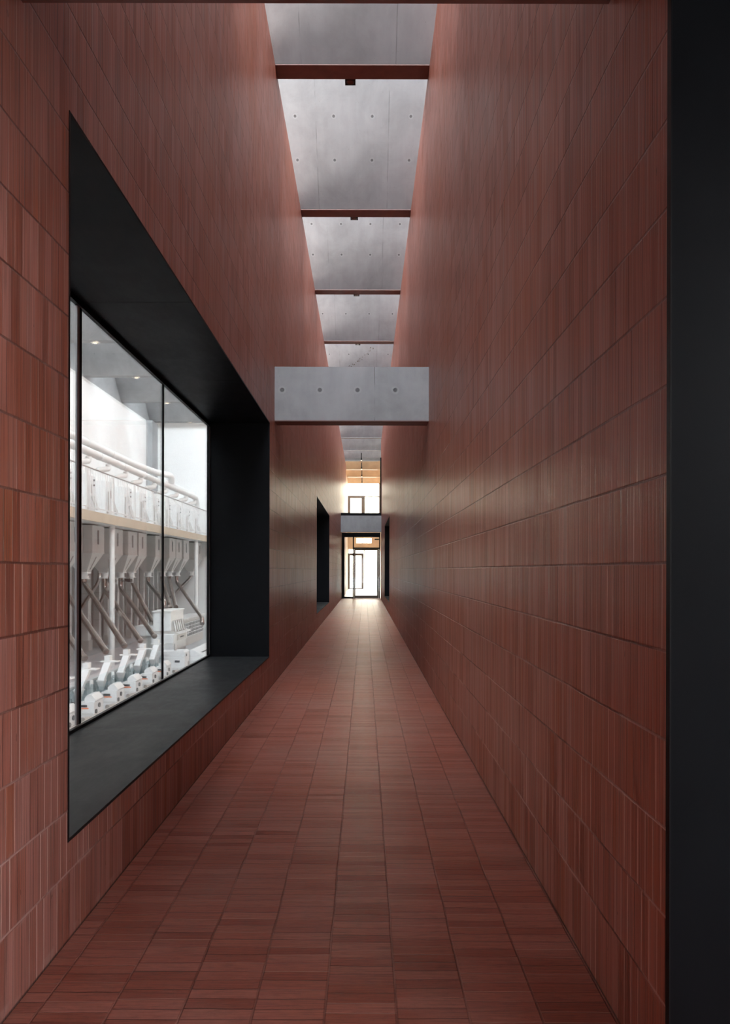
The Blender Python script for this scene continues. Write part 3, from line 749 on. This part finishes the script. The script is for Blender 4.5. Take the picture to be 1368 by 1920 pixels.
# white uprights and cladding at the back under the gallery
struct(MB().box(-10.0, -9.86, 8, 34.3, HF, 2.79).build('trim_2', M['clad']), 'grey ribbed cladding at the back of the hall under the gallery')
UP = [(19.5, .09), (20.6, .06), (21.9, .09), (23.1, .11), (24.6, .14), (25.7, .10), (26.6, .07), (27.6, .10), (28.3, .06), (29.2, .09), (30.1, .07), (30.9, .08), (31.6, .06), (32.3, .08), (33.0, .06), (33.7, .08)]
for k, (y, w) in enumerate(UP):
    r = empty('elevator_leg', (-9.4, y, HF))
    MB().box(-w, w, -w, w, .10, 2.80-HF-.01).build('casing', M['white'], r)
    MB().box(-w*1.25, w*1.25, -w*1.25, w*1.25, 0, .35).build('boot', M['bin'], r)
    MB().box(-w-.012, w+.012, -w-.012, w+.012, 1.9, 1.93).box(-w-.012, w+.012, -w-.012, w+.012, .95, .98).build('joint_band', M['bin'], r)
    tag(r, 'white square upright elevator casing against the grey back wall under the gallery', 'elevator', 'upright elevator casings under the gallery')

# machines on the gallery
GZ = 3.052
def make_polisher():
    r = empty('polisher', (0, 0, GZ))
    MB().box(-.42, .36, -.38, .38, 0, 1.12, .015).build('cabinet', M['panel'], r)
    q = lambda w, dd, zz: [(w, -dd, zz), (w, dd, zz), (-w, dd, zz), (-w, -dd, zz)]
    MB().loft([q(.34, .34, 1.12), q(.13, .13, 1.42)]).build('hood', M['white'], r)
    MB().tube(bend([(0, 0, 1.38), (0, 0, 1.48), (.20, .30, 1.55), (.20, .30, 1.675)], .10), .085, 14).build('branch_duct', M['white'], r, True)
    MB().box(.36, .372, -.02, .10, .62, .86).build('window', M['ring'], r)
    MB().box(.36, .40, -.30, -.22, .15, .80).build('side_rail', M['ring'], r)
    MB().tube([(.38, .1, .55), (.46, .3, .18)], .05, 12).build('spout', M['bin'], r, True)
    MB().disc_x(.36, .385, .25, 1.0, .028).build('knob', M['cable'], r, True)
    MB().disc_x(.36, .385, .25, .86, .028).build('knob', M['cable'], r, True)
    return r
proto = make_polisher()
for k in range(11):
    o = proto if k == 0 else copy_tree(proto)
    o.location = (-7.95, 17.0 + 1.6*k, GZ)
    lab = 'white polishing cabinet on the gallery behind the railing, %s from the left' % ORD[k]
    tag(o, lab, 'machine', 'polishing cabinets on the gallery')
def duct(pts, r, label):
    o = empty('air_duct', pts[0]); v = Vector(pts[0])
    P = bend([Vector(p)-v for p in pts], .35, 6)
    MB().tube(P, r, 18).build('duct', M['white'], o, True)
    bands = MB(); a, b = Vector(pts[0])-v, Vector(pts[1])-v
    nb = max(2, int((b-a).length/2.0))
    for k in range(1, nb):
        c = a.lerp(b, k/nb); dd = (b-a).normalized()
        bands.tube([c-dd*.02, c+dd*.02], r*1.1, 18)
    bands.build('joint_band', M['panel'], o, True)
    tag(o, label, 'duct')
duct([(-7.75, 9, 4.86), (-7.75, 33.6, 4.86), (-7.75, 33.9, 4.3)], .115, 'thick white air duct running low along the gallery machines')
duct([(-8.3, 9, 5.36), (-8.3, 26.0, 5.34), (-8.05, 28.2, 5.30), (-7.6, 28.7, 5.25), (-7.65, 28.9, 5.0)], .12, 'upper white air duct that bends down left of the thin mullion')
duct([(-8.1, 29.3, 5.12), (-8.1, 33.3, 5.10), (-7.85, 33.6, 5.0)], .10, 'short upper white air duct behind the right pane')

# downlights under the hall roof slabs
for k, (y, lab) in enumerate([(21.95, 'upper left'), (25.95, 'second'), (29.95, 'third'), (33.95, 'lowest')]):
    r = empty('downlight', (-8.15, y+.145, ZR))
    ring = MB(); seg = 24
    prof = [(.075, -.035), (.115, -.035), (.12, .0), (.07, .0)]
    vs = [[ring.bm.verts.new((a*math.cos(2*math.pi*s/seg), a*math.sin(2*math.pi*s/seg), b)) for (a, b) in prof] for s in range(seg)]
    for s in range(seg):
        for j in range(4):
            ring.bm.faces.new((vs[s][j], vs[(s+1) % seg][j], vs[(s+1) % seg][(j+1) % 4], vs[s][(j+1) % 4]))
    ring.build('trim_ring', M['ring'], r, True)
    MB().cyl(0, 0, -.012, -.002, .072, 20).build('lamp', M['lamp'], r, True)['label'] = 'warm glowing lamp'
    tag(r, 'round downlight under the machine hall roof, %s of the four in the window' % ('uppermost' if k == 0 else lab), 'downlight', 'downlights of the machine hall')

# ------------------------------------------------------------------ light
wd = bpy.data.worlds.new('sky'); sc.world = wd; wd.use_nodes = True
nt = wd.node_tree; nt.nodes.clear()
ow = nt.nodes.new('ShaderNodeOutputWorld'); bg = nt.nodes.new('ShaderNodeBackground')
tc = nt.nodes.new('ShaderNodeTexCoord'); sp = nt.nodes.new('ShaderNodeSeparateXYZ'); rp = nt.nodes.new('ShaderNodeValToRGB')
nt.links.new(tc.outputs['Generated'], sp.inputs[0]); nt.links.new(sp.outputs[2], rp.inputs[0])
def stops(r, lst):
    while len(r.color_ramp.elements) < len(lst): r.color_ramp.elements.new(.5)
    for e, (p, c) in zip(r.color_ramp.elements, lst): e.position = p; e.color = (*c, 1)
# the sky is brighter and warmer beyond the far end of the building
stops(rp, [(0.0, (.34, .335, .33)), (.28, (.80, .83, .86)), (.65, (.84, .92, 1.0))])
rq = nt.nodes.new('ShaderNodeValToRGB'); nt.links.new(sp.outputs[2], rq.inputs[0])
stops(rq, [(0.0, (.34, .30, .245)), (.13, (1.65, 1.42, 1.12)), (.40, (1.4, 1.34, 1.25)), (.75, (.84, .92, 1.0))])
mr = nt.nodes.new('ShaderNodeMapRange'); mr.interpolation_type = 'SMOOTHSTEP'; nt.links.new(sp.outputs[1], mr.inputs[0]); mr.inputs[1].default_value = .1; mr.inputs[2].default_value = .8
mx = nt.nodes.new('ShaderNodeMix'); mx.data_type = 'RGBA'
nt.links.new(mr.outputs[0], mx.inputs[0]); nt.links.new(rp.outputs[0], mx.inputs[6]); nt.links.new(rq.outputs[0], mx.inputs[7])
nt.links.new(mx.outputs[2], bg.inputs[0]); bg.inputs[1].default_value = 20.0
nt.links.new(bg.outputs[0], ow.inputs[0])

def lamp(name, kind, x, y, z, power, size, col=(1, .95, .88)):
    l = bpy.data.lights.new(name, kind); l.energy = power; l.color = col
    if kind == 'AREA': l.shape = 'DISK'; l.size = size
    else: l.shadow_soft_size = size
    o = bpy.data.objects.new(name, l); COL.objects.link(o); o.location = (x, y, z); return o
for yy in BEAMS:
    if -3 < yy < 34.2:
        lamp('hall_fill_light', 'POINT', -3.2, yy+.6, 8.15, 340, .15, (1, .97, .93))  # unseen point lights added to brighten the hall and its slabs
        if yy < 33: lamp('downlight_light', 'AREA', -8.15, yy+.145, ZR-.045, 8, .13, (1, .86, .68))

# ------------------------------------------------------------------ camera
cam = bpy.data.cameras.new('camera'); co = bpy.data.objects.new('camera', cam); COL.objects.link(co)
co.location = (0, 0, 1.55); co.rotation_euler = (math.radians(90), math.radians(-.12), 0)
cam.sensor_fit = 'VERTICAL'; cam.sensor_height = 36.0; cam.lens = 36.0*1368/1920
cam.shift_y = 109/1920; cam.shift_x = 1/1920
cam.clip_start = .05; cam.clip_end = 500
sc.camera = co

# ------------------------------------------------------------------ view
sc.view_settings.view_transform = 'Standard'; sc.view_settings.look = 'None'
sc.view_settings.exposure = 0.18; sc.view_settings.gamma = 1.0; sc.view_settings.use_curve_mapping = False
cy = sc.cycles
cy.use_denoising = True
cy.max_bounces = 7; cy.diffuse_bounces = 5; cy.glossy_bounces = 4; cy.transparent_max_bounces = 12; cy.transmission_bounces = 4
cy.use_adaptive_sampling = True; cy.adaptive_threshold = 0.03
cy.sample_clamp_indirect = 8.0
cy.caustics_reflective = False; cy.caustics_refractive = False
